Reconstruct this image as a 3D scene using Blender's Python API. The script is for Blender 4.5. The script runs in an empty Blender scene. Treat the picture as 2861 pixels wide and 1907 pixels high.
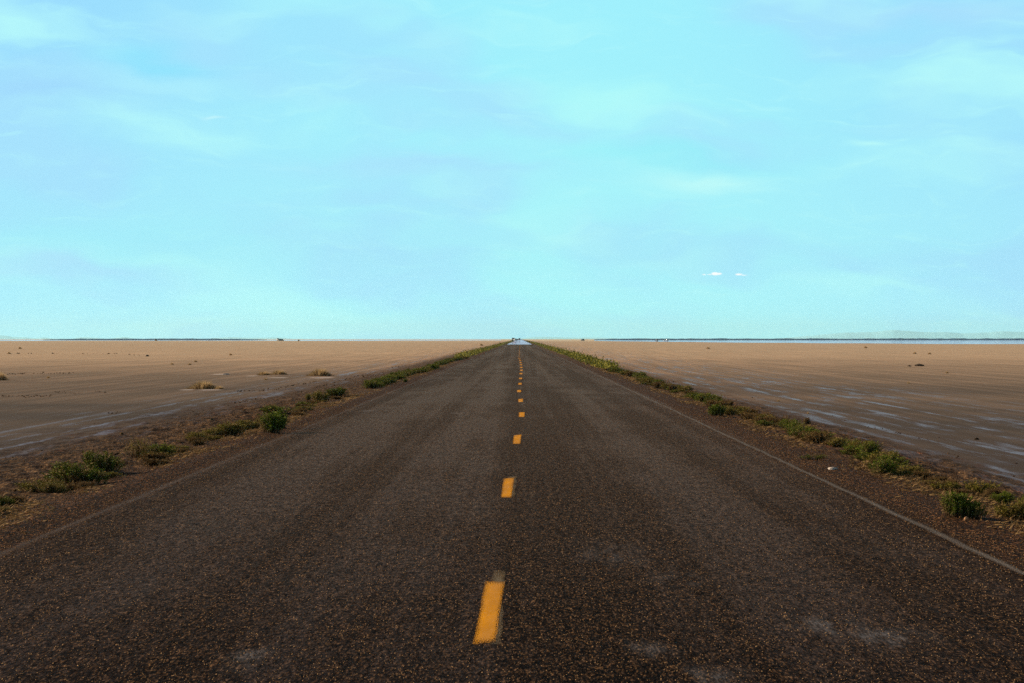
import bpy, math, random
import numpy as np
from mathutils import Vector, Matrix

# ------------------------------------------------------------------ camera, light, exposure
scene = bpy.context.scene
COL = scene.collection
R = math.radians
FPX, VX, VY, EYE = 6676.0, 1453.0, 946.0, 1.573      # focal length and vanishing point in photo pixels, eye height

cam_data = bpy.data.cameras.new('camera')
cam = bpy.data.objects.new('camera', cam_data)
COL.objects.link(cam)
cam_data.sensor_width = 36.0
cam_data.lens = 36.0 * FPX / 2861.0
cam_data.clip_start = 0.1
cam_data.clip_end = 150000.0
cam.location = (0, 0, EYE)
yaw = math.atan((VX - 1430.5) / FPX)
pitch = math.atan((953.5 - VY) / FPX)
cam.rotation_euler = (R(90) - pitch, 0, yaw)
scene.camera = cam

SUN_EL, SUN_AZ = R(21), R(-74)                        # azimuth clockwise from +Y (negative: to the left)
sun_dir = Vector((math.sin(SUN_AZ) * math.cos(SUN_EL), math.cos(SUN_AZ) * math.cos(SUN_EL), math.sin(SUN_EL)))
sd = bpy.data.lights.new('sun', 'SUN')
sd.energy = 5.0
sd.angle = R(0.5)
sd.color = (1.0, 0.85, 0.66)
sun = bpy.data.objects.new('sun', sd)
COL.objects.link(sun)
sun.rotation_euler = (-sun_dir).to_track_quat('-Z', 'Y').to_euler()

scene.view_settings.view_transform = 'Standard'
scene.view_settings.look = 'None'
EXPOSURE = 0.5
scene.view_settings.exposure = EXPOSURE
scene.view_settings.gamma = 1.0
scene.view_settings.use_curve_mapping = False
scene.render.engine = 'CYCLES'
scene.cycles.volume_bounces = 1
scene.cycles.max_bounces = 6
scene.cycles.use_denoising = False
scene.cycles.use_adaptive_sampling = False


# ------------------------------------------------------------------ node helper
class G:
    def __init__(self, tree):
        self.t = tree
        tree.nodes.clear()

    def n(self, kind, **kw):
        nd = self.t.nodes.new(kind)
        ins = kw.pop('i', {})
        for k, v in kw.items():
            setattr(nd, k, v)
        for k, v in ins.items():
            self.set(nd.inputs[k], v)
        return nd

    def set(self, sock, v):
        if isinstance(v, bpy.types.NodeSocket):
            self.t.links.new(v, sock)
        elif isinstance(v, bpy.types.Node):
            self.t.links.new(v.outputs[0], sock)
        else:
            if isinstance(v, (tuple, list)) and len(v) == 3 and sock.type == 'RGBA':
                v = tuple(v) + (1.0,)
            sock.default_value = v

    def m(self, op, a, b=0.0, c=0.0, clamp=False):
        nd = self.n('ShaderNodeMath', operation=op, use_clamp=clamp)
        self.set(nd.inputs[0], a)
        self.set(nd.inputs[1], b)
        self.set(nd.inputs[2], c)
        return nd.outputs[0]

    def mix(self, f, a, b, mode='MIX'):
        nd = self.n('ShaderNodeMix', data_type='RGBA', blend_type=mode)
        self.set(nd.inputs[0], f)
        self.set(nd.inputs[6], a)
        self.set(nd.inputs[7], b)
        return nd.outputs[2]

    def ss(self, v, lo, hi, a=0.0, b=1.0):
        nd = self.n('ShaderNodeMapRange', interpolation_type='SMOOTHSTEP')
        for k, x in enumerate((v, lo, hi, a, b)):
            self.set(nd.inputs[k], x)
        return nd.outputs[0]

    def vec(self, x, y, z=0.0):
        nd = self.n('ShaderNodeCombineXYZ')
        for k, v in enumerate((x, y, z)):
            self.set(nd.inputs[k], v)
        return nd.outputs[0]

    def noise(self, v, scale=1.0, detail=2.0, rough=0.5, dist=0.0):
        nd = self.n('ShaderNodeTexNoise', i={'Vector': v, 'Scale': scale, 'Detail': detail, 'Roughness': rough, 'Distortion': dist})
        return nd.outputs['Fac']

    def blob(self, x, y, cx, cy, rx, ry):
        dx = self.m('DIVIDE', self.m('SUBTRACT', x, cx), rx)
        dy = self.m('DIVIDE', self.m('SUBTRACT', y, cy), ry)
        q = self.m('ADD', self.m('MULTIPLY', dx, dx), self.m('MULTIPLY', dy, dy))
        return self.m('POWER', 2.718, self.m('MULTIPLY', q, -1.0))


# ------------------------------------------------------------------ sky
world = bpy.data.worlds.new('World')
scene.world = world
world.use_nodes = True
g = G(world.node_tree)
sky = g.n('ShaderNodeTexSky', sky_type='NISHITA', sun_disc=False, sun_elevation=SUN_EL, sun_rotation=SUN_AZ,
          altitude=1300.0, air_density=1.0, dust_density=0.6, ozone_density=1.0)
tc = g.n('ShaderNodeTexCoord')
sp = g.n('ShaderNodeSeparateXYZ', i={0: tc.outputs['Generated']})
X, Y, Z = sp.outputs[0], sp.outputs[1], sp.outputs[2]
az = g.m('ARCTAN2', X, Y)
deg = 57.29578
azd = g.m('MULTIPLY', az, deg)
eld = g.m('MULTIPLY', g.m('ARCSINE', Z), deg)
low = g.ss(eld, 8.6, 13.5, 1.0, 0.0)                       # bright band stops just above the view; the dimmer dome deepens the shadows
warp = g.m('MULTIPLY', g.m('SUBTRACT', g.noise(g.vec(azd, g.m('MULTIPLY', eld, 2.5)), 0.22, 3.0, 0.55), 0.5), 2.4)
eldw = g.m('ADD', eld, g.m('ADD', warp, g.m('MULTIPLY', azd, 0.03)))
n1 = g.noise(g.vec(azd, g.m('MULTIPLY', eldw, 4.0)), 0.13, 4.0, 0.5, 0.2)
n2 = g.noise(g.vec(g.m('ADD', azd, 31.0), g.m('MULTIPLY', eldw, 3.0)), 0.12, 3.0, 0.5, 0.2)
n3 = g.noise(g.vec(g.m('ADD', azd, 71.0), g.m('MULTIPLY', eldw, 6.0)), 0.5, 6.0, 0.62, 0.3)
SKY_GAIN = 0.05
base = g.mix(1.0, sky.outputs[0], (SKY_GAIN * 1.0, SKY_GAIN * 0.88, SKY_GAIN * 0.82), 'MULTIPLY')
side = g.ss(g.m('ABSOLUTE', g.m('SUBTRACT', azd, 1.0)), 1.0, 13.0, 0.0, 1.0)
hz = g.ss(eld, 0.0, 8.5, 0.0, 1.0)
c_lo = g.mix(side, (0.41, 0.94, 0.985), (0.40, 0.86, 1.0))
c_hi = g.mix(side, (0.35, 0.88, 0.99), (0.325, 0.72, 1.0))
veil = g.mix(hz, c_lo, c_hi)
veil = g.mix(g.ss(n2, 0.44, 0.64, 0.0, 0.8), veil, (0.385, 0.76, 1.0))
veil = g.mix(g.ss(n1, 0.48, 0.74, 0.0, 0.8), veil, (0.50, 1.0, 0.97))
veil = g.mix(g.ss(n3, 0.50, 0.80, 0.0, 0.5), veil, (0.49, 0.97, 0.98))


def at(px, py):
    return (math.degrees(math.atan((px - VX) / FPX)), math.degrees(math.atan((VY - py) / FPX)))


for px, py, rx, ry, col, amt in (
        (430, 175, 1.3, 0.32, (0.27, 0.78, 1.0), 0.8), (1880, 440, 2.2, 0.36, (0.31, 0.90, 0.96), 0.75),
        (2520, 100, 1.6, 0.28, (0.29, 0.78, 1.0), 0.6), (1960, 515, 1.3, 0.30, (0.54, 0.99, 0.97), 0.8),
        (1700, 275, 1.8, 0.30, (0.47, 1.0, 0.96), 0.6), (420, 225, 2.0, 0.22, (0.43, 0.87, 1.0), 0.7),
        (1150, 470, 3.2, 0.40, (0.40, 0.77, 1.0), 0.7), (80, 265, 2.2, 0.6, (0.35, 0.69, 1.0), 0.7),
        (300, 660, 3.5, 0.7, (0.35, 0.90, 0.97), 0.4), (200, 775, 2.6, 0.28, (0.41, 0.74, 1.0), 0.6),
        (2430, 415, 0.45, 0.07, (0.52, 1.0, 0.97), 0.8), (595, 324, 0.25, 0.035, (0.55, 0.93, 1.0), 0.8),
        (2700, 60, 2.6, 0.5, (0.41, 0.74, 1.0), 0.6), (1000, 90, 2.6, 0.5, (0.34, 0.77, 1.0), 0.5)):
    ca, ce = at(px, py)
    b = g.m('MULTIPLY', g.blob(azd, eldw, ca, ce + ca * 0.03, rx, ry), amt)
    b = g.m('MULTIPLY', b, g.m('ADD', 0.55, g.m('MULTIPLY', n3, 0.9)), clamp=True)
    veil = g.mix(b, veil, col)
# two small white puffs low on the right
pn = g.noise(g.vec(g.m('MULTIPLY', azd, 9.0), g.m('MULTIPLY', eld, 16.0)), 1.0, 4.0, 0.6)
puff = None
for px, py, rx, ry, am in ((1998, 765, .095, .042, 1.15), (2008, 765, .09, .035, .9), (1966, 767, .075, .026, .62), (1984, 767, .10, .022, .6),
                           (2064, 767, .10, .030, .95), (2078, 769, .10, .020, .7)):
    ca, ce = at(px, py)
    b = g.m('MULTIPLY', g.blob(azd, eld, ca, ce, rx, ry), am)
    puff = b if puff is None else g.m('MAXIMUM', puff, b)
puff = g.ss(g.m('ADD', puff, g.m('MULTIPLY', g.m('SUBTRACT', pn, 0.5), 0.7)), 0.22, 0.85)
veil = g.mix(g.m('MULTIPLY', puff, 0.92), veil, (1.08, 1.06, 1.04))
veil = g.mix(1.0, veil, (2 ** -EXPOSURE,) * 3, 'MULTIPLY')
glow = g.ss(eld, 0.0, 2.2, 1.06, 1.0)
veil = g.mix(1.0, veil, g.vec(glow, glow, glow), 'MULTIPLY')
final = g.mix(low, base, veil)
below = g.ss(eld, -0.3, 0.0)
bg = g.n('ShaderNodeBackground', i={'Color': final, 'Strength': 1.0})
out = g.n('ShaderNodeOutputWorld', i={'Surface': bg})


# ------------------------------------------------------------------ helpers for objects
def tag(o, label=None, cat=None, group=None, kind=None):
    for k, v in (('label', label), ('category', cat), ('group', group), ('kind', kind)):
        if v:
            o[k] = v
    return o


def mk(name, v, f, mat, parent=None, smooth=False, cols=None, loc=None):
    """v Nx3 array, f list of index arrays (each MxK, same K inside an array)"""
    me = bpy.data.meshes.new(name)
    v = np.asarray(v, dtype=np.float32)
    if not isinstance(f, list):
        f = [f]
    f = [np.asarray(a, dtype=np.int32) for a in f if len(a)]
    me.vertices.add(len(v))
    me.vertices.foreach_set('co', v.ravel())
    loops = np.concatenate([a.ravel() for a in f])
    tot = np.concatenate([np.full(len(a), a.shape[1], np.int32) for a in f])
    start = np.concatenate([[0], np.cumsum(tot)[:-1]]).astype(np.int32)
    me.loops.add(len(loops))
    me.loops.foreach_set('vertex_index', loops)
    me.polygons.add(len(tot))
    me.polygons.foreach_set('loop_start', start)
    me.polygons.foreach_set('loop_total', tot)
    if smooth:
        me.polygons.foreach_set('use_smooth', np.ones(len(tot), bool))
    if cols is not None:
        at_ = me.color_attributes.new('tone', 'FLOAT_COLOR', 'POINT')
        c4 = np.ones((len(v), 4), np.float32)
        c4[:, :3] = cols
        at_.data.foreach_set('color', c4.ravel())
    me.update()
    me.validate()
    me.materials.append(mat)
    o = bpy.data.objects.new(name, me)
    COL.objects.link(o)
    if parent:
        o.parent = parent
    if loc is not None:
        o.location = loc
    return o


def empty(name, loc, rz=0.0):
    o = bpy.data.objects.new(name, None)
    o.empty_display_size = 0.2
    COL.objects.link(o)
    o.location = loc
    o.rotation_euler = (0, 0, rz)
    return o


def hash2(ix, iy, seed):
    h = (ix.astype(np.int64) * 374761393 + iy.astype(np.int64) * 668265263 + seed * 974634777) & 0xffffffff
    h = ((h ^ (h >> 13)) * 1274126177) & 0xffffffff
    h = (h ^ (h >> 16)) & 0xffffffff
    return h.astype(np.float64) / 4294967295.0


def vn(x, y, seed=0):
    ix, iy = np.floor(x), np.floor(y)
    fx, fy = x - ix, y - iy
    fx = fx * fx * (3 - 2 * fx)
    fy = fy * fy * (3 - 2 * fy)
    a, b = hash2(ix, iy, seed), hash2(ix + 1, iy, seed)
    c, d = hash2(ix, iy + 1, seed), hash2(ix + 1, iy + 1, seed)
    return (a * (1 - fx) + b * fx) * (1 - fy) + (c * (1 - fx) + d * fx) * fy


def fbm(x, y, seed=0, octv=4, g_=0.5):
    s, a, t = 0.0, 1.0, 0.0
    for k in range(octv):
        s = s + a * vn(x, y, seed + k * 17)
        t += a
        x, y, a = x * 2.03, y * 2.03, a * g_
    return s / t


XC = -0.2                    # middle of the carriageway
FLAT = -0.2                  # level of the flats below the road


def gz(x, y):
    """height of the ground"""
    x = np.asarray(x, float)
    y = np.asarray(y, float)
    d = np.abs(x - XC)
    z = np.interp(d, [0, 3.6, 4.05, 4.5, 5.2, 6.6, 8.0], [-0.05, -0.05, -0.006, -0.05, -0.10, -0.17, FLAT])
    near = np.clip((d - 4.25) / 0.7, 0, 1) * np.where(x > 0, np.clip((6.9 - d) / 1.4, 0, 1), np.clip((9.5 - d) / 3.5, 0, 1))
    far = 1.0 / (1.0 + np.maximum(y - 60, 0) / 120.0)
    lump = fbm(x * 2.6, y * 1.2, 5, 4, 0.55) - 0.5
    fine = fbm(x * 11.0, y * 5.0, 9, 2) - 0.5
    z = z + near * far * (lump * 0.16 + fine * 0.05)
    und = fbm(x * 0.10, y * 0.02, 21, 3) - 0.5
    z = z + np.clip((d - 7) / 4, 0, 1) * und * 0.02
    return z


def P(px, py, level=None):
    """photo pixel to the point of the ground it shows"""
    h = EYE - (level if level is not None else FLAT)
    y = FPX * h / (py - VY)
    x = (px - VX) / FPX * y
    if level is None and abs(x - XC) < 9:
        for _ in range(6):
            zz = float(np.interp(abs(x - XC), [0, 3.6, 4.05, 4.5, 5.2, 6.6, 8.0], [0, 0, -0.006, -0.05, -0.10, -0.17, FLAT]))
            y = FPX * (EYE - zz) / (py - VY)
            x = (px - VX) / FPX * y
    return x, y


def D(dx, dy):
    """coordinates read off the 2352-wide view of the photo"""
    return P(dx * 1.21641, dy * 1.21641)


def new_mat(name):
    m = bpy.data.materials.new(name)
    m.use_nodes = True
    return m, G(m.node_tree)


def finish(gr, shader, disp=None):
    o = gr.n('ShaderNodeOutputMaterial', i={'Surface': shader})
    return o


def world_xyz(gr):
    ge = gr.n('ShaderNodeNewGeometry')
    s = gr.n('ShaderNodeSeparateXYZ', i={0: ge.outputs['Position']})
    return s.outputs[0], s.outputs[1], s.outputs[2]


# ------------------------------------------------------------------ ground materials
def mat_asphalt():
    m, q = new_mat('chip_seal_asphalt')
    x, y, z = world_xyz(q)
    grain = q.noise(q.vec(q.m('MULTIPLY', x, 75.0), q.m('MULTIPLY', y, 13.0)), 1.0, 2.0, 0.6)
    grain2 = q.noise(q.vec(q.m('MULTIPLY', x, 30.0), q.m('MULTIPLY', y, 5.0)), 1.0, 2.0, 0.6)
    tint = q.noise(q.vec(q.m('MULTIPLY', x, 40.0), q.m('MULTIPLY', y, 8.0), 4.0), 1.0, 1.0, 0.5)
    chips = q.ss(q.m('ADD', q.m('MULTIPLY', grain, 0.7), q.m('MULTIPLY', grain2, 0.3)), 0.47, 0.70)
    stone = q.mix(q.ss(tint, 0.35, 0.65), ST_A, ST_B)
    col = q.mix(chips, BINDER, stone)
    # bands worn by the wheels, running along the road
    band = q.noise(q.vec(q.m('MULTIPLY', x, 0.95), q.m('MULTIPLY', y, 0.006)), 1.0, 3.0, 0.6)
    fineb = q.noise(q.vec(q.m('MULTIPLY', x, 5.0), q.m('MULTIPLY', y, 0.05)), 1.0, 3.0, 0.6)
    patch = q.noise(q.vec(q.m('MULTIPLY', x, 0.7), q.m('MULTIPLY', y, 0.16)), 1.0, 4.0, 0.6)
    wear = q.ss(q.m('ADD', q.m('MULTIPLY', band, 0.55), q.m('ADD', q.m('MULTIPLY', fineb, 0.2), q.m('MULTIPLY', patch, 0.25))), 0.42, 0.60)
    for bx_, bw_, ba_ in ((-2.9, 0.42, 0.55), (-0.85, 0.36, 0.4), (1.75, 0.5, 0.35), (2.9, 0.25, 0.2)):
        dxb = q.m('DIVIDE', q.m('SUBTRACT', x, bx_), bw_)
        gb = q.m('POWER', 2.718, q.m('MULTIPLY', q.m('MULTIPLY', dxb, dxb), -1.0))
        wear = q.m('ADD', wear, q.m('MULTIPLY', gb, q.m('MULTIPLY', q.ss(patch, 0.3, 0.65), ba_)), clamp=True)
    worn = q.mix(q.m('ADD', 0.35, q.m('MULTIPLY', chips, 0.3)), col, WORN)
    col = q.mix(q.m('MULTIPLY', wear, 0.9), col, worn)
    for sx_, sy_, am_ in ((75.0, 16.0, 1.5), (34.0, 6.5, 1.3), (15.0, 2.2, 0.7)):
        gq = q.noise(q.vec(q.m('MULTIPLY', x, sx_), q.m('MULTIPLY', y, sy_), 2.0), 1.0, 1.0, 0.5)
        gm = q.m('ADD', 1.0, q.m('MULTIPLY', q.m('SUBTRACT', gq, 0.5), am_ * 2.2))
        gm = q.m('MAXIMUM', gm, 0.05)
        speck = gm if sx_ > 70 else q.m('MULTIPLY', speck, gm)
    col = q.mix(1.0, col, q.vec(speck, speck, speck), 'MULTIPLY')
    # pale salt scuffs
    sc = None
    for cx, cy, rx, ry, am in SCUFFS:
        b = q.m('MULTIPLY', q.blob(x, y, cx, cy, rx, ry), am)
        sc = b if sc is None else q.m('MAXIMUM', sc, b)
    sn = q.noise(q.vec(q.m('MULTIPLY', x, 7.0), q.m('MULTIPLY', y, 1.2)), 1.0, 5.0, 0.65)
    scm = q.m('MULTIPLY', sc, q.ss(sn, 0.40, 0.66), clamp=True)
    salt = q.ss(q.noise(q.vec(q.m('MULTIPLY', x, 1.6), q.m('MULTIPLY', y, 0.12)), 1.0, 5.0, 0.7), 0.66, 0.80, 0.0, 0.25)
    scm = q.m('MULTIPLY', q.m('MAXIMUM', scm, salt), q.ss(grain, 0.34, 0.60, 0.35, 1.1))
    col = q.mix(scm, col, (0.16, 0.15, 0.15))
    # the outer edge is loose brown gravel
    dd = q.m('ABSOLUTE', q.m('SUBTRACT', x, XC))
    edge = q.ss(q.m('ADD', dd, q.m('MULTIPLY', q.m('SUBTRACT', patch, 0.5), 0.8)), 3.45, 3.95)
    gn = q.noise(q.vec(q.m('MULTIPLY', x, 42.0), q.m('MULTIPLY', y, 8.0)), 1.0, 3.0, 0.7)
    gravel = q.mix(q.ss(gn, 0.45, 0.66), G_DARK, G_LITE)
    col = q.mix(edge, col, gravel)
    # dark cracks
    cr = q.m('ABSOLUTE', q.m('SUBTRACT', q.noise(q.vec(q.m('MULTIPLY', x, 0.8), q.m('MULTIPLY', y, 0.05), 9.0), 1.0, 5.0, 0.6), 0.5))
    crm = q.m('MULTIPLY', q.ss(cr, 0.0, 0.010, 1.0, 0.0), q.ss(patch, 0.45, 0.6, 0.0, 0.7))
    col = q.mix(crm, col, (0.012, 0.010, 0.009))
    hgt = q.m('ADD', q.m('MULTIPLY', grain, 0.6), q.m('MULTIPLY', grain2, 0.4))
    bump = q.n('ShaderNodeBump', i={'Strength': 0.25, 'Distance': 0.01, 'Height': hgt})
    b = q.n('ShaderNodeBsdfPrincipled', i={'Base Color': col, 'Roughness': q.m('SUBTRACT', 0.78, q.m('MULTIPLY', wear, 0.12)),
            'Specular IOR Level': ASPH_SPEC, 'Sheen Weight': q.m('MULTIPLY', q.m('MULTIPLY', speck, ASPH_SHEEN), q.m('MULTIPLY', q.ss(wear, 0.0, 1.0, 0.62, 1.08), q.ss(dd, 3.5, 4.0, 1.0, 0.55)), clamp=True), 'Sheen Roughness': 0.12,
            'Sheen Tint': ASPH_SHEEN_COL, 'Normal': bump})
    finish(q, b)
    return m


ST_A, ST_B = (0.150, 0.074, 0.028), (0.105, 0.057, 0.031)
BINDER = (0.0035, 0.0022, 0.0017)
WORN = (0.040, 0.027, 0.024)
G_DARK, G_LITE = (0.0090, 0.0045, 0.0022), (0.145, 0.062, 0.022)
ASPH_SPEC, ASPH_SHEEN, ASPH_SHEEN_COL = 0.006, 0.36, (0.9, 0.37, 0.215, 1)
SCUFFS = []
for dx_, dy_, rx_, ry_, am_ in ((1915, 1437, .16, .35, .9), (2040, 1465, .17, .35, .9), (1470, 1490, .13, .3, .5), (575, 1505, .10, .25, .6),
                                (1565, 1330, .13, .4, .5), (1400, 1270, .2, .8, .4), (850, 943, .25, 1.2, .9), (1050, 948, .15, .7, .8),
                                (300, 1360, .2, 1.2, .15), (1640, 1555, .15, .3, .6), (570, 1530, .10, .2, .35)):
    a_, b_ = D(dx_, dy_)
    SCUFFS.append((a_, b_, rx_, ry_, am_))


SALT = []
for dx_, dy_, w_, d_ in ((485, 895, 70, 1.5), (430, 895, 40, 1.0), (640, 867, 60, 1.6), (740, 867, 60, 2.0), (510, 859, 40, 2.2), (580, 863, 30, 1.5), (960, 822, 20, 3.0)):
    a_, b_ = D(dx_, dy_)
    SALT.append((a_, b_, w_ * 0.55 * 1.2164 * b_ / FPX, d_))


def mat_ground():
    m, q = new_mat('salt_flat_ground')
    x, y, z = world_xyz(q)
    dd = q.m('ABSOLUTE', q.m('SUBTRACT', x, XC))
    dist = q.m('SQRT', q.m('ADD', q.m('MULTIPLY', x, x), q.m('MULTIPLY', y, y)))
    # mud of the flats
    big = q.noise(q.vec(q.m('MULTIPLY', x, 0.02), q.m('MULTIPLY', y, 0.012)), 1.0, 5.0, 0.6)
    mid = q.noise(q.vec(q.m('MULTIPLY', x, 0.35), q.m('MULTIPLY', y, 0.05)), 1.0, 5.0, 0.62)
    trk = q.noise(q.vec(q.m('MULTIPLY', x, 1.9), q.m('MULTIPLY', y, 0.022)), 1.0, 4.0, 0.6)
    fine = q.noise(q.vec(q.m('MULTIPLY', x, 22.0), q.m('MULTIPLY', y, 6.0)), 1.0, 3.0, 0.65)
    bright_n = q.m('ADD', q.m('MULTIPLY', big, 0.6), q.m('MULTIPLY', mid, 0.4))
    # paints the grazing light: mud colour brightens with distance from the camera
    dry = q.ss(q.m('ADD', q.m('MULTIPLY', dist, q.m('ADD', 0.55, q.m('MULTIPLY', bright_n, 0.9))), q.m('MULTIPLY', dd, 0.5)), 26.0, 310.0)
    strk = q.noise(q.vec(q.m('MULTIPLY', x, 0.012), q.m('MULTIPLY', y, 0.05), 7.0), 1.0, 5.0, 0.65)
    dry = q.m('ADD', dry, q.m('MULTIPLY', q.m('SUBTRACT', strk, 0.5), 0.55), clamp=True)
    col = q.mix(dry, MUD_NEAR_DIM, MUD_FAR_LIT)  # dry mixes in the painted far brightness
    col = q.mix(q.ss(trk, 0.44, 0.60, 0.55, 0.0), col, MUD_DARK)
    col = q.mix(q.ss(fine, 0.3, 0.7, 0.22, 0.0), col, MUD_DARK)
    # dark crumbs of mud thrown up by wheels
    cn = q.noise(q.vec(q.m('MULTIPLY', x, 3.2), q.m('MULTIPLY', y, 0.9)), 1.0, 5.0, 0.75)
    cb = q.noise(q.vec(q.m('MULTIPLY', x, 0.05), q.m('MULTIPLY', y, 0.03), 3.0), 1.0, 3.0, 0.6)
    crumbs = q.m('MULTIPLY', q.ss(cn, 0.585, 0.66), q.ss(cb, 0.46, 0.56, 0.0, 0.85))
    col = q.mix(crumbs, col, (0.055, 0.035, 0.02))
    # white salt crust far out
    far = q.ss(q.m('ADD', dist, q.m('MULTIPLY', q.m('SUBTRACT', big, 0.5), 1500.0)), 1400.0, 2300.0)
    col = q.mix(far, col, (0.85, 0.62, 0.40))
    salt = None
    for cx, cy, rx, ry in SALT:
        b = q.blob(x, y, cx, cy, rx, ry)
        salt = b if salt is None else q.m('MAXIMUM', salt, b)
    col = q.mix(q.m('MULTIPLY', q.ss(q.m('ADD', salt, q.m('MULTIPLY', q.m('SUBTRACT', mid, 0.5), 0.9)), 0.35, 0.8), 0.7), col, (0.55, 0.47, 0.43))
    # wet ruts along the road: brine lying in the tyre tracks
    rut = q.noise(q.vec(q.m('MULTIPLY', x, 2.9), q.m('MULTIPLY', y, 0.045), 12.0), 1.0, 3.0, 0.55)
    brk = q.noise(q.vec(q.m('MULTIPLY', x, 2.8), q.m('MULTIPLY', y, 0.24), 5.0), 1.0, 4.0, 0.6)
    zone_r = q.m('MULTIPLY', q.ss(x, 5.2, 6.0), q.ss(x, 9.5, 16.0, 1.0, 0.0))
    zone_l = q.m('MULTIPLY', q.m('MULTIPLY', q.ss(x, -12.0, -8.5), q.ss(x, -7.0, -6.2, 1.0, 0.0)), 0.8)
    zone = q.m('MAXIMUM', zone_r, zone_l)
    w = q.m('ADD', q.m('MULTIPLY', rut, 0.52), q.m('MULTIPLY', brk, 0.48))
    wet = q.m('MULTIPLY', q.ss(w, 0.50, 0.66), zone)
    damp = q.m('MULTIPLY', q.ss(w, 0.47, 0.58, 0.0, 0.6), zone)
    col = q.mix(damp, col, MUD_DAMP)
    # verge: brown soil and gravel with straw coloured grit
    vn_ = q.noise(q.vec(q.m('MULTIPLY', x, 1.4), q.m('MULTIPLY', y, 0.35)), 1.0, 4.0, 0.6)
    vd = q.m('ADD', dd, q.m('MULTIPLY', q.m('SUBTRACT', vn_, 0.5), 2.6))
    verge = q.m('MAXIMUM', q.ss(vd, 5.6, 6.9, 1.0, 0.0), q.m('MULTIPLY', q.ss(x, -1.0, 1.0, 1.0, 0.0), q.ss(vd, 6.4, 8.4, 1.0, 0.0)))
    gn = q.noise(q.vec(q.m('MULTIPLY', x, 42.0), q.m('MULTIPLY', y, 8.0)), 1.0, 3.0, 0.7)
    clod = q.noise(q.vec(q.m('MULTIPLY', x, 6.0), q.m('MULTIPLY', y, 1.6)), 1.0, 4.0, 0.7)
    soil = q.mix(q.ss(clod, 0.36, 0.64), SOIL_A, SOIL_B)
    soil = q.mix(q.ss(gn, 0.50, 0.66, 0.0, 0.6), soil, SOIL_C)
    for sx_, sy_, am_ in ((70.0, 12.0, 2.4), (30.0, 4.0, 2.0), (12.0, 1.4, 1.2)):
        gq = q.noise(q.vec(q.m('MULTIPLY', x, sx_), q.m('MULTIPLY', y, sy_), 2.0), 1.0, 1.0, 0.5)
        gm = q.m('MAXIMUM', q.m('ADD', 1.0, q.m('MULTIPLY', q.m('SUBTRACT', gq, 0.5), am_ * 1.8)), 0.08)
        speck = gm if sx_ > 60 else q.m('MULTIPLY', speck, gm)
    gravel = q.mix(q.ss(gn, 0.45, 0.66), G_DARK, G_LITE)
    soil = q.mix(q.ss(q.m('ADD', dd, q.m('MULTIPLY', vn_, 0.5)), 4.55, 4.95), gravel, soil)
    soil = q.mix(1.0, soil, q.vec(speck, speck, speck), 'MULTIPLY')
    col = q.mix(verge, col, soil)
    wet = q.m('MULTIPLY', wet, q.m('SUBTRACT', 1.0, q.m('MULTIPLY', verge, 0.8)))
    hgt = q.m('ADD', q.m('MULTIPLY', fine, 0.4), q.m('MULTIPLY', mid, 0.6))
    bump = q.n('ShaderNodeBump', i={'Strength': q.m('MULTIPLY', q.m('SUBTRACT', 1.0, wet), 0.25), 'Distance': 0.03, 'Height': hgt})
    b = q.n('ShaderNodeBsdfPrincipled', i={'Base Color': col, 'Roughness': 0.9,
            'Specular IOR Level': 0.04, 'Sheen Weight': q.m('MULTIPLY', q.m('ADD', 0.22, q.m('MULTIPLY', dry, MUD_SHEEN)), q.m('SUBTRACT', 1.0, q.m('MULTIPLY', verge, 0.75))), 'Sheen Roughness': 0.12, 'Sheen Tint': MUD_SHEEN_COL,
            'Normal': bump})
    wb = q.n('ShaderNodeBsdfPrincipled', i={'Base Color': (0.21, 0.155, 0.175), 'Roughness': 0.34, 'Specular IOR Level': 0.22})
    mx = q.n('ShaderNodeMixShader', i={0: q.m('MULTIPLY', wet, 0.82), 1: b.outputs[0], 2: wb.outputs[0]})
    finish(q, mx)
    return m


MUD_NEAR_DIM, MUD_FAR_LIT, MUD_DARK, MUD_DAMP = (0.056, 0.045, 0.038), (0.74, 0.43, 0.25), (0.030, 0.022, 0.017), (0.040, 0.028, 0.029)  # first two tones hold the painted brightening towards the distance
SOIL_A, SOIL_B, SOIL_C = (0.016, 0.009, 0.005), (0.085, 0.044, 0.019), (0.20, 0.11, 0.045)
MUD_SHEEN, MUD_SHEEN_COL = 0.86, (1.0, 0.385, 0.195, 1)


def simple(name, col, rough=0.6, spec=0.3, metal=0.0, var=0.0):
    m, q = new_mat(name)
    c = col
    if var:
        ge = q.n('ShaderNodeTexCoord')
        nz = q.noise(ge.outputs['Object'], 9.0, 3.0, 0.6)
        c = q.mix(q.ss(nz, 0.3, 0.7), tuple(k * (1 - var) for k in col), tuple(min(1, k * (1 + var)) for k in col))
    b = q.n('ShaderNodeBsdfPrincipled', i={'Base Color': c, 'Roughness': rough, 'Specular IOR Level': spec, 'Metallic': metal})
    finish(q, b)
    return m


M_ASPH = mat_asphalt()
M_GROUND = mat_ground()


# ------------------------------------------------------------------ ground sheet
def lines(*segs):
    out = []
    for a, b, s in segs:
        n_ = max(1, int(round((b - a) / s)))
        out += list(np.linspace(a, b, n_, endpoint=False))
    return out


def grow(a, b, s, k):
    out = []
    while a < b:
        out.append(a)
        a += s
        s *= k
    return out


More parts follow.
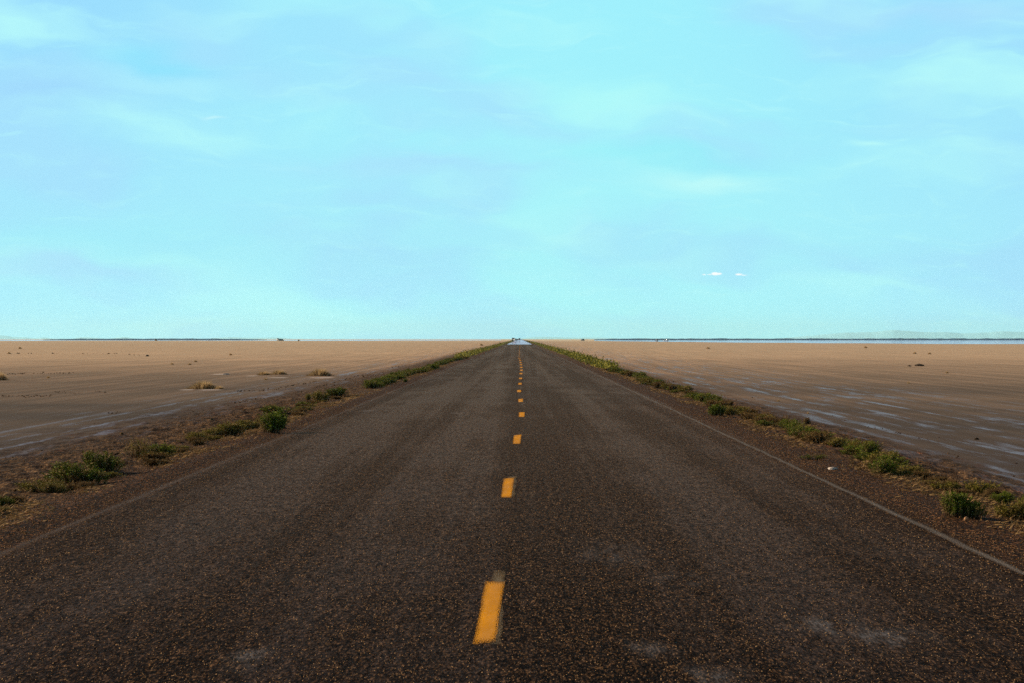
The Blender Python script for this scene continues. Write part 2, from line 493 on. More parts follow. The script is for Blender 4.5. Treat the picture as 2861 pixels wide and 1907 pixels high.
EXT = 17000.0
side_x = lines((3.4, 4.1, 0.35), (4.1, 8.4, 0.055), (8.4, 12.0, 0.3)) + grow(12.0, EXT, 0.6, 1.16) + [EXT]
xs = np.array([-v for v in side_x[::-1]] + [-1.5, 0.0, 1.5] + side_x)
xs = np.unique(np.round(xs, 4))
ys = np.array([-EXT, -6000, -1500, -300, -60, -12, 0.0, 5.0] + lines((9.0, 20.0, 0.2), (20.0, 60.0, 0.11)) + grow(60.0, EXT, 0.13, 1.02) + [EXT])
gx, gy = np.meshgrid(xs, ys)
V = np.stack([gx.ravel(), gy.ravel(), gz(gx.ravel(), gy.ravel())], 1)
nx, ny = len(xs), len(ys)
idx = np.arange(nx * ny).reshape(ny, nx)
F = np.stack([idx[:-1, :-1].ravel(), idx[:-1, 1:].ravel(), idx[1:, 1:].ravel(), idx[1:, :-1].ravel()], 1)
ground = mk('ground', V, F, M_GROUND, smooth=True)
tag(ground, 'brown salt flat and muddy verge on both sides of the road', kind='structure')

# ------------------------------------------------------------------ road
ry = np.array(lines((-40, 8, 4.0), (8, 80, 0.25)) + grow(80, 5000, 0.5, 1.03) + [5200.0])
el = XC - 3.98 + (fbm(ry * 0.7, ry * 0, 31, 4) - 0.5) * 0.45
er = XC + 3.98 + (fbm(ry * 0.7, ry * 0, 41, 4) - 0.5) * 0.45
cols_ = np.linspace(0, 1, 9)
rv = np.stack([(el[:, None] * (1 - cols_) + er[:, None] * cols_), np.repeat(ry[:, None], 9, 1), np.zeros((len(ry), 9))], 2)
rv[:, :, 2] = -0.0015 * np.abs(rv[:, :, 0] - XC)
rv[:, 0, 2] -= 0.03
rv[:, -1, 2] -= 0.03
ri = np.arange(len(ry) * 9).reshape(len(ry), 9)
RF = np.stack([ri[:-1, :-1].ravel(), ri[:-1, 1:].ravel(), ri[1:, 1:].ravel(), ri[1:, :-1].ravel()], 1)
road = mk('road', rv.reshape(-1, 3), RF, M_ASPH, smooth=True)
tag(road, 'straight dark chip seal road running to the horizon', kind='structure')


def road_z(x):
    return -0.0015 * abs(x - XC)


def mat_paint(name, col, col2, wear_lo, wear_hi, edge=0.18):
    """worn road paint: bare asphalt shows through the specks"""
    m, q = new_mat(name)
    x, y, z = world_xyz(q)
    uv = q.n('ShaderNodeAttribute', attribute_name='tone')
    s = q.n('ShaderNodeSeparateColor', i={0: uv.outputs['Color']})
    e = s.outputs[0]                                        # 0 on the rim of the stroke, 1 inside
    gr = q.noise(q.vec(q.m('MULTIPLY', x, 150.0), q.m('MULTIPLY', y, 36.0)), 1.0, 3.0, 0.7)
    g2 = q.noise(q.vec(q.m('MULTIPLY', x, 9.0), q.m('MULTIPLY', y, 0.8)), 1.0, 4.0, 0.6)
    keep = q.ss(q.m('ADD', q.m('MULTIPLY', gr, 1.0), q.m('MULTIPLY', e, edge)), wear_lo, wear_hi)
    c = q.mix(q.ss(g2, 0.35, 0.65), col, col2)
    g3 = q.noise(q.vec(q.m('MULTIPLY', x, 14.0), q.m('MULTIPLY', y, 1.6), 3.0), 1.0, 4.0, 0.65)
    c = q.mix(q.ss(g3, 0.42, 0.62, 0.38, 0.0), c, tuple(k * 0.55 for k in col))
    c = q.mix(q.ss(gr, 0.3, 0.6, 0.4, 0.0), c, tuple(k * 0.45 for k in col))
    b = q.n('ShaderNodeBsdfPrincipled', i={'Base Color': c, 'Roughness': 0.8, 'Specular IOR Level': 0.05})
    t = q.n('ShaderNodeBsdfTransparent')
    mx = q.n('ShaderNodeMixShader', i={0: keep, 1: t.outputs[0], 2: b.outputs[0]})
    finish(q, mx)
    return m


M_YEL = mat_paint('yellow_road_paint', (0.82, 0.32, 0.004), (0.62, 0.26, 0.03), 0.50, 0.63, 0.33)
M_GHOST = mat_paint('old_worn_paint', (0.22, 0.15, 0.075), (0.2, 0.15, 0.09), 0.46, 0.64, 0.10)
M_WHITE = mat_paint('worn_white_paint', (0.27, 0.225, 0.185), (0.18, 0.15, 0.125), 0.53, 0.75, 0.15)
M_WHITE_FAINT = mat_paint('faded_white_paint', (0.17, 0.14, 0.12), (0.12, 0.10, 0.085), 0.55, 0.78, 0.12)


def stroke(name, mat, near_l, near_r, far_l, far_r, lift, ns=8, nt=14, ragged=0.0, seed=0):
    """a patch of paint between four road points"""
    rnd = np.random.default_rng(seed)
    vs, e = [], []
    for j in range(nt + 1):
        t = j / nt
        L = np.array(near_l) * (1 - t) + np.array(far_l) * t
        Rr = np.array(near_r) * (1 - t) + np.array(far_r) * t
        wob = (rnd.random(2) - 0.5) * ragged
        for i in range(ns + 1):
            u = i / ns
            p = L * (1 - u) + Rr * u
            jx = wob[0] * (1 - u) + wob[1] * u
            vs.append((p[0] + jx, p[1], road_z(p[0]) + lift))
            e.append(min(1.0, min(u, 1 - u) * 2.6, min(t, 1 - t) * 7.0 + 0.0))
    vi = np.arange((nt + 1) * (ns + 1)).reshape(nt + 1, ns + 1)
    f = np.stack([vi[:-1, :-1].ravel(), vi[:-1, 1:].ravel(), vi[1:, 1:].ravel(), vi[1:, :-1].ravel()], 1)
    c = np.stack([e, e, e], 1)
    return mk(name, vs, f, mat, parent=road, cols=c)


def RP(px, py):
    y = FPX * EYE / (py - VY)
    return ((px - VX) / FPX * y, y)


dashes = [
    ((1320, 1803), (1386, 1795), (1355, 1624), (1411, 1626)),
    ((1399, 1391), (1429, 1391), (1406, 1337), (1438, 1334)),
    ((1432, 1240.5), (1454.5, 1240.5), (1435, 1215.5), (1457.5, 1213.5)),
    ((1449, 1165), (1466, 1165), (1449, 1151.5), (1467, 1151)),
    ((1447.5, 1123.5), (1462.5, 1122.5), (1447, 1114.5), (1461.5, 1113.5)),
    ((1444, 1095.5), (1456.5, 1095.5), (1444, 1089), (1456, 1089)),
    ((1447, 1074.5), (1458.5, 1074.5), (1448, 1069), (1458, 1069)),
    ((1448.8, 1059), (1459.5, 1059), (1450, 1055), (1459.3, 1054.5)),
    ((1450.5, 1045.2), (1460.2, 1045.2), (1451, 1041.5), (1460, 1041.5)),
    ((1452, 1035.8), (1461, 1035.8), (1452.5, 1032.2), (1461, 1032.2)),
    ((1452.3, 1027.6), (1460.4, 1027.6), (1452.6, 1024.6), (1460.5, 1024.6)),
    ((1452, 1020), (1459.8, 1020), (1452, 1017.4), (1459.5, 1017.4)),
    ((1451, 1013.8), (1458.4, 1013.8), (1451, 1011.5), (1458, 1011.5)),
    ((1449.6, 1008.3), (1456.6, 1008.3), (1449.6, 1006.4), (1456.4, 1006.4)),
    ((1448.9, 1003.4), (1455.4, 1003.4), (1448.9, 1001.8), (1455.2, 1001.8)),
]
for k, (a, b, c, d) in enumerate(dashes):
    stroke('lane_dash', M_YEL, RP(*a), RP(*b), RP(*c), RP(*d), 0.004, ragged=0.005 if k < 4 else 0.0, seed=k)
yk = 190.0
k = 20
while yk < 655:
    u = (yk - 190) / 465.0
    xm = -0.10 * (1 - u) + 0.02 * u + 0.02 * math.sin(yk * 0.03)
    stroke('lane_dash', M_YEL, (xm - 0.075, yk), (xm + 0.075, yk), (xm - 0.075, yk + 3.2), (xm + 0.075, yk + 3.2), 0.004, 2, 2, 0, k)
    yk += 12.0
    k += 1
# what is left of older dashes beside the first two
stroke('old_dash', M_GHOST, RP(1362, 1800), RP(1398, 1800), RP(1376, 1594), RP(1412, 1594), 0.002, ragged=0.02, seed=91)
stroke('old_dash', M_GHOST, RP(1412, 1388), RP(1440, 1388), RP(1418, 1330), RP(1443, 1330), 0.002, ragged=0.02, seed=92)


def edge_line(mat, xm, hw, seed):
    yy = np.array(lines((-40, 8, 4.0), (8, 90, 0.2)) + grow(90, 900, 0.4, 1.02))
    jit = (fbm(yy * 0.9, yy * 0, seed, 3) - 0.5) * 0.05
    u = np.array([-1, -0.6, 0, 0.6, 1.0])
    w = hw * (0.8 + 0.5 * fbm(yy * 0.5, yy * 0, seed + 3, 3))
    vx = xm + jit[:, None] + u[None, :] * w[:, None]
    v = np.stack([vx, np.repeat(yy[:, None], 5, 1), -0.0015 * np.abs(vx - XC) + 0.004], 2)
    e = np.repeat(np.array([[0, 0.6, 1, 0.6, 0.0]]), len(yy), 0).ravel()
    vi = np.arange(len(yy) * 5).reshape(len(yy), 5)
    f = np.stack([vi[:-1, :-1].ravel(), vi[:-1, 1:].ravel(), vi[1:, 1:].ravel(), vi[1:, :-1].ravel()], 1)
    return mk('edge_line', v.reshape(-1, 3), f, mat, parent=road, cols=np.stack([e, e, e], 1))


tag(edge_line(M_WHITE, 3.375, 0.042, 51), 'worn white edge line')
tag(edge_line(M_WHITE_FAINT, -3.80, 0.05, 57), 'edge line faded almost away')
#PART2
# ------------------------------------------------------------------ plants
def mat_leaf(name, dark, lite, trans=0.14):
    m, q = new_mat(name)
    a = q.n('ShaderNodeAttribute', attribute_name='tone')
    s = q.n('ShaderNodeSeparateColor', i={0: a.outputs['Color']})
    oi = q.n('ShaderNodeObjectInfo')
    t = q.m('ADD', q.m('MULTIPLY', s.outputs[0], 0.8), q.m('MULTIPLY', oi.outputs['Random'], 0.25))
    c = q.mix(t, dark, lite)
    c = q.mix(q.m('MULTIPLY', s.outputs[1], 0.8), c, (0.30, 0.19, 0.065))     # dry twigs and seed heads
    b = q.n('ShaderNodeBsdfPrincipled', i={'Base Color': c, 'Roughness': 0.7, 'Specular IOR Level': 0.12})
    tr = q.n('ShaderNodeBsdfTranslucent', i={'Color': c})
    mx = q.n('ShaderNodeMixShader', i={0: trans, 1: b.outputs[0], 2: tr.outputs[0]})
    finish(q, mx)
    return m


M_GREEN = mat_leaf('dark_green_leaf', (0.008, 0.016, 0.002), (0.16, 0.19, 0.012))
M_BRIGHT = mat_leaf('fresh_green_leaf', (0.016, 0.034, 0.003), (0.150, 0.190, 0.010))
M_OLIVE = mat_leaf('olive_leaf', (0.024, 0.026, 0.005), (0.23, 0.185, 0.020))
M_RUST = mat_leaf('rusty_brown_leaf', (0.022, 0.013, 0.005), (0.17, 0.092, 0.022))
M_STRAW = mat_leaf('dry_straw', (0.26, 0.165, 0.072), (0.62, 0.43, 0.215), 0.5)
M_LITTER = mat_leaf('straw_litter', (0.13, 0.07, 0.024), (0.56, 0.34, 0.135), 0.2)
M_TWIG = simple('twig_bark', (0.17, 0.105, 0.05), 0.8, 0.1, 0, 0.3)


def leaves_mesh(name, mat, seed, w=1.0, h=1.0, stems=150, per=12, leaf=0.072, wid=0.0095, spread=0.6, dry=0.08, dome=0.75):
    """upright twiggy shrub: sprays of narrow leaves round many stems; unit size, 1 wide and 1 high"""
    rnd = np.random.default_rng(seed)
    V, T, SV, SF = [], [], [], []
    SV = [(0.01 * math.cos(j * 2.0944), 0.01 * math.sin(j * 2.0944), -0.012) for j in range(3)]
    nlob = rnd.integers(3, 6)
    lob = [(rnd.uniform(-0.30, 0.30), rnd.uniform(-0.28, 0.28), rnd.uniform(0.65, 1.0)) for _ in range(nlob)]
    for s_ in range(stems):
        lx, ly, lh = lob[rnd.integers(nlob)]
        a = rnd.uniform(0, 2 * math.pi)
        r_ = abs(rnd.normal(0, 0.13))
        bx, by = lx * 0.6 + r_ * math.cos(a), ly * 0.6 + r_ * math.sin(a)
        ra = math.hypot(bx, by)
        hh = lh * rnd.uniform(0.6, 1.06) * max(0.25, 1 - dome * min(1.2, ra / 0.55) ** 2)
        lean = spread * rnd.uniform(0.15, 1.0)
        an = math.atan2(by, bx) + rnd.normal(0, 0.5)
        tx, ty = bx + lean * 0.42 * math.cos(an), by + lean * 0.42 * math.sin(an)
        p0, p2 = np.array([bx, by, 0.0]), np.array([tx, ty, hh])
        p1 = np.array([bx * 0.7 + tx * 0.3, by * 0.7 + ty * 0.3, hh * 0.6])
        isdry = rnd.random() < dry
        tone0 = rnd.uniform(0.0, 0.6)
        # branch as a thin three sided rod rising from the common root
        n0 = len(SV)
        pts = [(1 - t) ** 2 * p0 + 2 * t * (1 - t) * p1 + t * t * p2 for t in (0, 0.5, 0.97)]
        for k, pp in enumerate(pts):
            rr = 0.007 * (1 - 0.3 * k)
            for j in range(3):
                aa = j * 2.0944
                SV.append((pp[0] + rr * math.cos(aa), pp[1] + rr * math.sin(aa), pp[2]))
        for k in range(3):
            lo_ = n0 + 3 * (k - 1) if k else 0
            hi_ = n0 + 3 * k
            for j in range(3):
                SF.append((lo_ + j, lo_ + (j + 1) % 3, hi_ + (j + 1) % 3, hi_ + j))
        for k in range(per):
            t = rnd.uniform(0.12, 1.0) ** 0.8
            c = (1 - t) ** 2 * p0 + 2 * t * (1 - t) * p1 + t * t * p2
            az_ = rnd.uniform(0, 2 * math.pi)
            up = rnd.uniform(0.7, 2.0)
            d = np.array([math.cos(az_), math.sin(az_), up])
            d /= np.linalg.norm(d)
            side_ = np.cross(d, np.array([rnd.normal(), rnd.normal(), rnd.normal()]))
            side_ /= np.linalg.norm(side_) + 1e-6
            L = leaf * rnd.uniform(0.7, 1.4)
            W = wid * rnd.uniform(0.7, 1.4)
            V += [c, c + d * L * 0.5 + side_ * W, c + d * L, c + d * L * 0.5 - side_ * W]
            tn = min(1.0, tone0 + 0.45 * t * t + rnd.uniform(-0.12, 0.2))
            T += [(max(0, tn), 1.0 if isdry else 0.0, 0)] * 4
    V = np.array(V)
    V[:, 2] = np.maximum(V[:, 2], -0.02)
    F = np.arange(len(V)).reshape(-1, 4)
    S = np.array(SV)
    for A in (V, S):
        A[:, 0] *= w
        A[:, 1] *= w
        A[:, 2] *= h
    lo = mk(name, V, F, mat, cols=np.array(T))
    so = mk('stem', S, np.array(SF), M_TWIG)
    data = (lo.data, so.data)
    bpy.data.objects.remove(lo)
    bpy.data.objects.remove(so)
    return data


def tuft_mesh(seed, n=420, lean=0.55, wid=0.012, droop=0.35):
    """dry bunch grass, unit size"""
    rnd = np.random.default_rng(seed)
    V, T = [], []
    for _ in range(n):
        bx, by = rnd.normal(0, 0.22), rnd.normal(0, 0.16)
        a = math.atan2(by, bx) + rnd.normal(0, 0.7)
        hh = 1.3 * rnd.uniform(0.5, 1.05) * math.exp(-(bx / 0.40) ** 2)
        ln = lean * rnd.uniform(0.1, 1.0) * 0.4
        pr = np.array([-math.sin(a + rnd.normal(0, 0.8)), math.cos(a), 0.0])
        W = wid * rnd.uniform(0.6, 1.4)
        b = np.array([bx, by, 0.0])
        mid = b + np.array([ln * 0.4 * math.cos(a), ln * 0.4 * math.sin(a), hh * 0.6])
        tip = b + np.array([ln * math.cos(a), ln * math.sin(a), hh * (1 - droop * rnd.random())])
        V += [b - pr * W, b + pr * W, mid + pr * W * 0.8, mid - pr * W * 0.8, tip, ]
        tn = rnd.uniform(0, 1)
        T += [(tn * 0.5, 0, 0)] * 2 + [(tn, 0, 0)] * 3
    V = np.array(V)
    n5 = len(V) // 5
    b = np.arange(n5)[:, None] * 5
    F4 = b + np.array([[0, 1, 2, 3]])
    F3 = b + np.array([[3, 2, 4]])
    o = mk('blades', V, [F4, F3], M_STRAW, cols=np.array(T))
    d = o.data
    bpy.data.objects.remove(o)
    return d


KIND = {
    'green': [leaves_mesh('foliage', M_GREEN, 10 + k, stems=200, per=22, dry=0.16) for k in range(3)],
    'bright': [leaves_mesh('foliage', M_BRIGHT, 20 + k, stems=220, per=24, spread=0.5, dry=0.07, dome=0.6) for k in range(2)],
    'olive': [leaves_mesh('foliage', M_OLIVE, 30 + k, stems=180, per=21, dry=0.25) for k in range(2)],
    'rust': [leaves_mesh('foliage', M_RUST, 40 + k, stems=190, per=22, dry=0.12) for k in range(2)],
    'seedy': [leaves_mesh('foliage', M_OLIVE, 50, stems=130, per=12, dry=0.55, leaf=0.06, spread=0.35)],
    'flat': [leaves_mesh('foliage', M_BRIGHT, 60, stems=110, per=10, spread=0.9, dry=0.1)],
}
STRAW = [tuft_mesh(70, 900, 0.6, 0.008), tuft_mesh(71, 700, 0.9, 0.008), tuft_mesh(72, 260, 0.7, 0.02)]
RND = random.Random(5)


def shrub(kind, x, y, w, h, label, group=None, name='shrub', rz=None, dep=None, sink=0.01):
    data = KIND[kind]
    lf, st = data[RND.randrange(len(data))]
    o = empty(name, (x, y, float(gz(x, y)) - sink), RND.uniform(0, 6.28) if rz is None else rz)
    o.scale = (w, dep or w, h)
    tag(o, label, 'shrub', group)
    for nm, me in (('foliage', lf), ('stem', st)):
        c = bpy.data.objects.new(nm, me)
        COL.objects.link(c)
        c.parent = o
    return o


def px_size(dx, dy, wpx, hpx):
    """size in metres of something wpx by hpx in the 2352-wide view, standing at that point"""
    x, y = D(dx, dy)
    k = 1.21641 * y / FPX
    return x, y, wpx * k, hpx * k


def shrub_at(kind, dx, dy, wpx, hpx, label, **kw):
    x, y, w, h = px_size(dx, dy, wpx, hpx)
    return shrub(kind, x, y, w * 1.55, h * 1.1, label, **kw)


# shrubs standing on their own, left verge, nearest first
shrub_at('green', 2, 1163, 46, 30, 'dark green shrub cut by the left edge of the picture')
shrub_at('olive', 90, 1127, 80, 36, 'low dark olive shrub left of the large dark green clump on the left verge')
shrub_at('green', 178, 1113, 92, 52, 'broad dark green shrub, near half of the large clump on the left verge', rz=0.3)
shrub_at('green', 232, 1092, 66, 54, 'upright dark green shrub, taller far half of the large clump on the left verge', rz=1.3)
shrub_at('seedy', 325, 1052, 62, 44, 'shrub with tall pale seed stems on the near left verge')
shrub_at('green', 370, 1046, 52, 30, 'dark green shrub against the right side of the pale seeded shrub')
shrub_at('olive', 452, 1016, 44, 28, 'olive brown shrub in the gap before the double bright bush')
shrub_at('olive', 486, 1004, 34, 24, 'small olive shrub beside the olive brown shrub on the left verge')
shrub_at('olive', 522, 1000, 56, 36, 'dark shrub left of the double bright green bush')
shrub_at('olive', 570, 985, 50, 28, 'brownish green shrub close behind the double bright green bush')
shrub_at('bright', 620, 992, 54, 48, 'bright green bush, front lobe of the double bush on the left gravel', rz=0.7)
shrub_at('bright', 648, 982, 40, 44, 'bright green bush, right lobe of the double bush on the left gravel', rz=2.1)
shrub_at('green', 648, 952, 60, 22, 'low dark green shrub just above the double bright bush')
shrub_at('green', 707, 935, 34, 17, 'small round dark shrub alone on the left gravel')
shrub_at('olive', 708, 920, 14, 18, 'thin upright olive shrub behind the small round dark shrub')
shrub_at('olive', 738, 922, 30, 28, 'upright olive shrub at the near end of the green and olive row on the left')
shrub_at('green', 768, 912, 46, 20, 'dark green shrub at the far end of the green and olive row on the left')
shrub_at('bright', 989, 850, 18, 15, 'small round green bush standing out of the left row towards the road')
shrub_at('bright', 931, 877, 7, 9, 'tiny green sprig alone on the left road shoulder')
# right verge, on the gravel in front of the row, nearest first
shrub_at('bright', 2190, 1183, 64, 60, 'big bright green bush with a long shadow on the right gravel', rz=0.4)
shrub_at('bright', 2226, 1188, 48, 42, 'lower right half of the big bright green bush on the right gravel', rz=2.0)
shrub_at('olive', 2322, 1187, 56, 46, 'dark olive shrub near the right edge of the picture')
shrub_at('olive', 2350, 1190, 40, 56, 'tall dark olive shrub cut by the right edge of the picture')
shrub_at('bright', 2022, 1090, 54, 38, 'round yellow green bush with a shadow bar to its right')
shrub_at('flat', 1868, 1053, 38, 12, 'thin flat green weed spread on the right gravel')
shrub_at('bright', 1655, 955, 40, 30, 'lone bright green tuft on the right gravel far from the row')
shrub_at('bright', 1515, 889, 24, 17, 'small green bush below the row, farther than the lone tuft')
shrub_at('flat', 1672, 1020, 16, 6, 'scrap of green weed with a dark base below the lone bright tuft', name='weed')
shrub_at('olive', 2258, 1130, 60, 44, 'upright olive shrub with forked top ending the right row at its near end')
shrub_at('flat', 1405, 838, 16, 8, 'flat green plant on the gravel beside the far right row')
shrub_at('rust', 1850, 975, 16, 20, 'dead dark upright shrub sticking up behind the right row')

# the rows: right one packed, left one from the middle distance on
rows = []
R_LAB = {'green': 'low dark green shrub packed in the long row along the right verge',
         'rust': 'low rusty brown shrub packed in the long row along the right verge',
         'olive': 'low olive green shrub packed in the long row along the right verge'}
L_LAB = {'green': 'low dark green shrub in the far row along the left verge',
         'olive': 'low olive green shrub in the far row along the left verge'}
y = 20.2
cnt = 0
while cnt < 150:
    kinds = ['green', 'green', 'olive', 'rust']
    if 25.5 < y < 29.5 or 45 < y < 58 or 20 < y < 21.5:
        kinds = ['rust', 'rust', 'olive']
    elif 29.5 < y < 45:
        kinds = ['green', 'green', 'olive', 'rust']
    k = RND.choice(kinds)
    x = 4.83 + 0.22 * math.sin(y * 0.19 + 1) * (0.4 if y < 60 else 0.9) + RND.gauss(0, 0.13)
    big = 1.0 if y < 60 else 1.15
    w = RND.uniform(0.36, 0.60) * big
    h = RND.uniform(0.14, 0.26) * big
    if math.sin(y * 0.43) + math.sin(y * 0.117 + 2) < -0.75:
        h *= 0.5
        w *= 0.7
    if 20.5 < y < 22.8:
        x += 0.12
    shrub(k, x, y, w, h, R_LAB[k], 'shrubs in the right verge row: ' + k)
    y += (0.24 + y * 0.0075) * RND.uniform(0.7, 1.3)
    cnt += 1
R_END = y
y = 78.0
cnt = 0
while cnt < 80:
    k = RND.choice(['green', 'green', 'green', 'olive'])
    gap = math.sin(y * 0.21 + 0.4) + 0.6 * math.sin(y * 0.083)
    x = -4.92 + 0.18 * math.sin(y * 0.11) + RND.gauss(0, 0.12)
    if gap > -0.85:
        w = RND.uniform(0.48, 0.85)
        h = RND.uniform(0.20, 0.34)
        shrub(k, x, y, w, h, L_LAB[k], 'shrubs in the left verge row: ' + k)
        cnt += 1
    y += (0.5 + y * 0.006) * RND.uniform(0.7, 1.3)
L_END = y


y = 20.5
for k in range(44):
    x = -5.02 + RND.gauss(0, 0.16)
    shrub('rust' if k % 3 else 'olive', x, y, RND.uniform(0.30, 0.55), RND.uniform(0.07, 0.15),
          'low dry brown scrub filling the gaps between the larger shrubs on the left verge', 'low dry scrub on the left verge', name='scrub_plant')
    y += (0.35 + y * 0.016) * RND.uniform(0.6, 1.4)


def scrub_strip():
    """the far ends of both rows, too far to tell the plants apart"""
    rnd = np.random.default_rng(8)
    V, T = [], []
    for side_, y0 in ((1, R_END), (-1, L_END)):
        yy = y0
        while yy < 1750:
            if rnd.random() < 0.93:
                cx = (4.85 if side_ > 0 else -4.95) + rnd.normal(0, 0.16)
                w, h = rnd.uniform(0.6, 1.1), rnd.uniform(0.22, 0.42)
                t0 = rnd.uniform(0.1, 0.7)
                nl = 42 if yy < 600 else 22
                lsz = 0.12 if yy < 600 else 0.22
                c = np.stack([cx + rnd.normal(0, w * 0.24, nl), yy + rnd.normal(0, w * 0.4, nl),
                              np.abs(rnd.normal(0, h * 0.5, nl)) - 0.08], 1)
                for p in c:
                    d = np.array([rnd.normal() * 0.6, rnd.normal() * 0.6, 1.0])
                    d /= np.linalg.norm(d)
                    s_ = np.cross(d, rnd.normal(size=3))
                    s_ /= np.linalg.norm(s_)
                    V.extend([p, p + d * lsz * 0.5 + s_ * lsz * 0.35, p + d * lsz, p + d * lsz * 0.5 - s_ * lsz * 0.35])
                    tn = min(1, max(0, t0 + rnd.uniform(-0.2, 0.45)))
                    T.extend([(tn, 0.12 * (rnd.random() < 0.15), 0)] * 4)
            yy += 0.55 + yy * 0.0016
    V = np.array(V)
    return mk('roadside_scrub', V, np.arange(len(V)).reshape(-1, 4), M_OLIVE2, cols=np.array(T))


M_OLIVE2 = mat_leaf('far_scrub_leaf', (0.06, 0.065, 0.008), (0.32, 0.27, 0.03))
tag(scrub_strip(), 'green scrub lining both sides of the road out to its far end', 'scrub', kind='stuff')


def straw_litter():
    """short dry grass and straw lying along the inner side of the shrub rows"""
    rnd = np.random.default_rng(18)
    V, T = [], []
    n = 60000
    yy = 14 + 150 * rnd.random(n) ** 1.9
    sd_ = np.where(rnd.random(n) < 0.55, 1, -1)
    off = np.where(sd_ > 0, rnd.normal(4.62, 0.26, n), rnd.normal(-4.85, 0.30, n))
    dens = fbm(off * 2.2, yy * 0.55, 77, 3)
    keep = (dens > 0.50) & ~((off < 0) & (yy < 19.5))
    yy, off = yy[keep], off[keep]
    zz = gz(off, yy)
    m_ = len(yy)
    a = rnd.uniform(0, 2 * math.pi, m_)
    L = rnd.uniform(0.02, 0.085, m_)
    up = np.abs(rnd.normal(0, 0.45, m_)) * np.where(rnd.random(m_) < 0.3, 1.6, 0.5)
    d = np.stack([np.cos(a), np.sin(a), up], 1)
    d /= np.linalg.norm(d, axis=1)[:, None]
    s_ = np.stack([-np.sin(a), np.cos(a), 0.6 * np.ones(m_)], 1) * (0.0035 + yy[:, None] * 0.00006)
    p = np.stack([off, yy, zz + 0.004], 1)
    q_ = p + d * L[:, None]
    V = np.stack([p - s_, p + s_, q_ + s_ * 0.4, q_ - s_ * 0.4], 1).reshape(-1, 3)
    t = np.repeat(rnd.random(m_), 4)
    return mk('dry_grass', V, np.arange(len(V)).reshape(-1, 4), M_LITTER, cols=np.stack([t * 0.6, t * 0, t * 0], 1))


tag(straw_litter(), 'golden dry grass and straw lying along both gravel shoulders', 'dry grass', kind='stuff')

# dry bunch grass out on the flats
for k, (dx, dy, w, h, lab) in enumerate((
        (466, 893, 72, 17, 'largest golden grass tuft, nearest on the left flat, on a white salt rim'),
        (503, 894, 24, 8, 'low golden grass tuft touching the right foot of the largest tuft'),
        (734, 863, 58, 16, 'dense golden grass tuft nearest the road on the left flat'),
        (606, 861, 34, 8, 'low ragged golden tuft, left one of the flat middle pair'),
        (640, 860, 40, 10, 'ragged golden tuft, right one of the flat middle pair'),
        (-2, 873, 40, 18, 'golden brown grass tuft cut by the left picture edge'))):
    x, y, ww, hh = px_size(dx, dy, w, h)
    o = empty('grass_tuft', (x, y, float(gz(x, y)) - 0.01))
    o.scale = (ww, ww * 0.8, hh * 1.05)
    tag(o, lab, 'grass tuft', 'dry grass tufts on the left flat')
    c = bpy.data.objects.new('blades', STRAW[k % 2])
    COL.objects.link(c)
    c.parent = o
for side_, pts in (('left', ((134, 1056), (55, 974), (480, 1018), (529, 1019), (546, 1011), (644, 992), (742, 1061), (24, 988), (1345, 965))),
                   ('right', ((1978, 974), (2418, 972), (2645, 1042), (2538, 1071), (2596, 989), (2555, 988), (2174, 1121), (2257, 1155)))):
    for px, py in pts:
        x, y = P(px, py)
        k = y / FPX
        o = bpy.data.objects.new('grass_clump', STRAW[2])
        COL.objects.link(o)
        o.location = (x, y, float(gz(x, y)) - 0.01)
        o.scale = (11 * k, 9 * k, 6 * k)
        o.rotation_euler = (0, 0, RND.uniform(-0.4, 0.4))
        if (px, py) == (2174, 1121):
            tag(o, 'small rust coloured clump on the right flat behind the row', 'grass clump')
        elif (px, py) == (2257, 1155):
            tag(o, 'pale straw clump among the wet ruts close behind the right row', 'grass clump')
        elif (px, py) == (742, 1061):
            tag(o, 'small pale clump below the flat middle pair of golden tufts', 'grass clump')
        else:
            tag(o, 'tiny pale grass clump dotted far out on the %s flat' % side_, 'grass clump', 'tiny pale clumps on the %s flat' % side_)

# ------------------------------------------------------------------ stones, clods, gravel
ICO_V = []
ph = (1 + 5 ** 0.5) / 2
for a in (-1, 1):
    for b in (-ph, ph):
        ICO_V += [(0, a, b), (a, b, 0), (b, 0, a)]
ICO_V = np.array(ICO_V) / math.hypot(1, ph)
ICO_F = []
for i in range(12):
    for j in range(i + 1, 12):
        for l in range(j + 1, 12):
            p, q_, r_ = ICO_V[i], ICO_V[j], ICO_V[l]
            if max(np.linalg.norm(p - q_), np.linalg.norm(q_ - r_), np.linalg.norm(p - r_)) < 1.1:
                ICO_F.append((i, j, l) if np.dot(np.cross(q_ - p, r_ - p), p) > 0 else (i, l, j))
ICO_F = np.array(ICO_F)


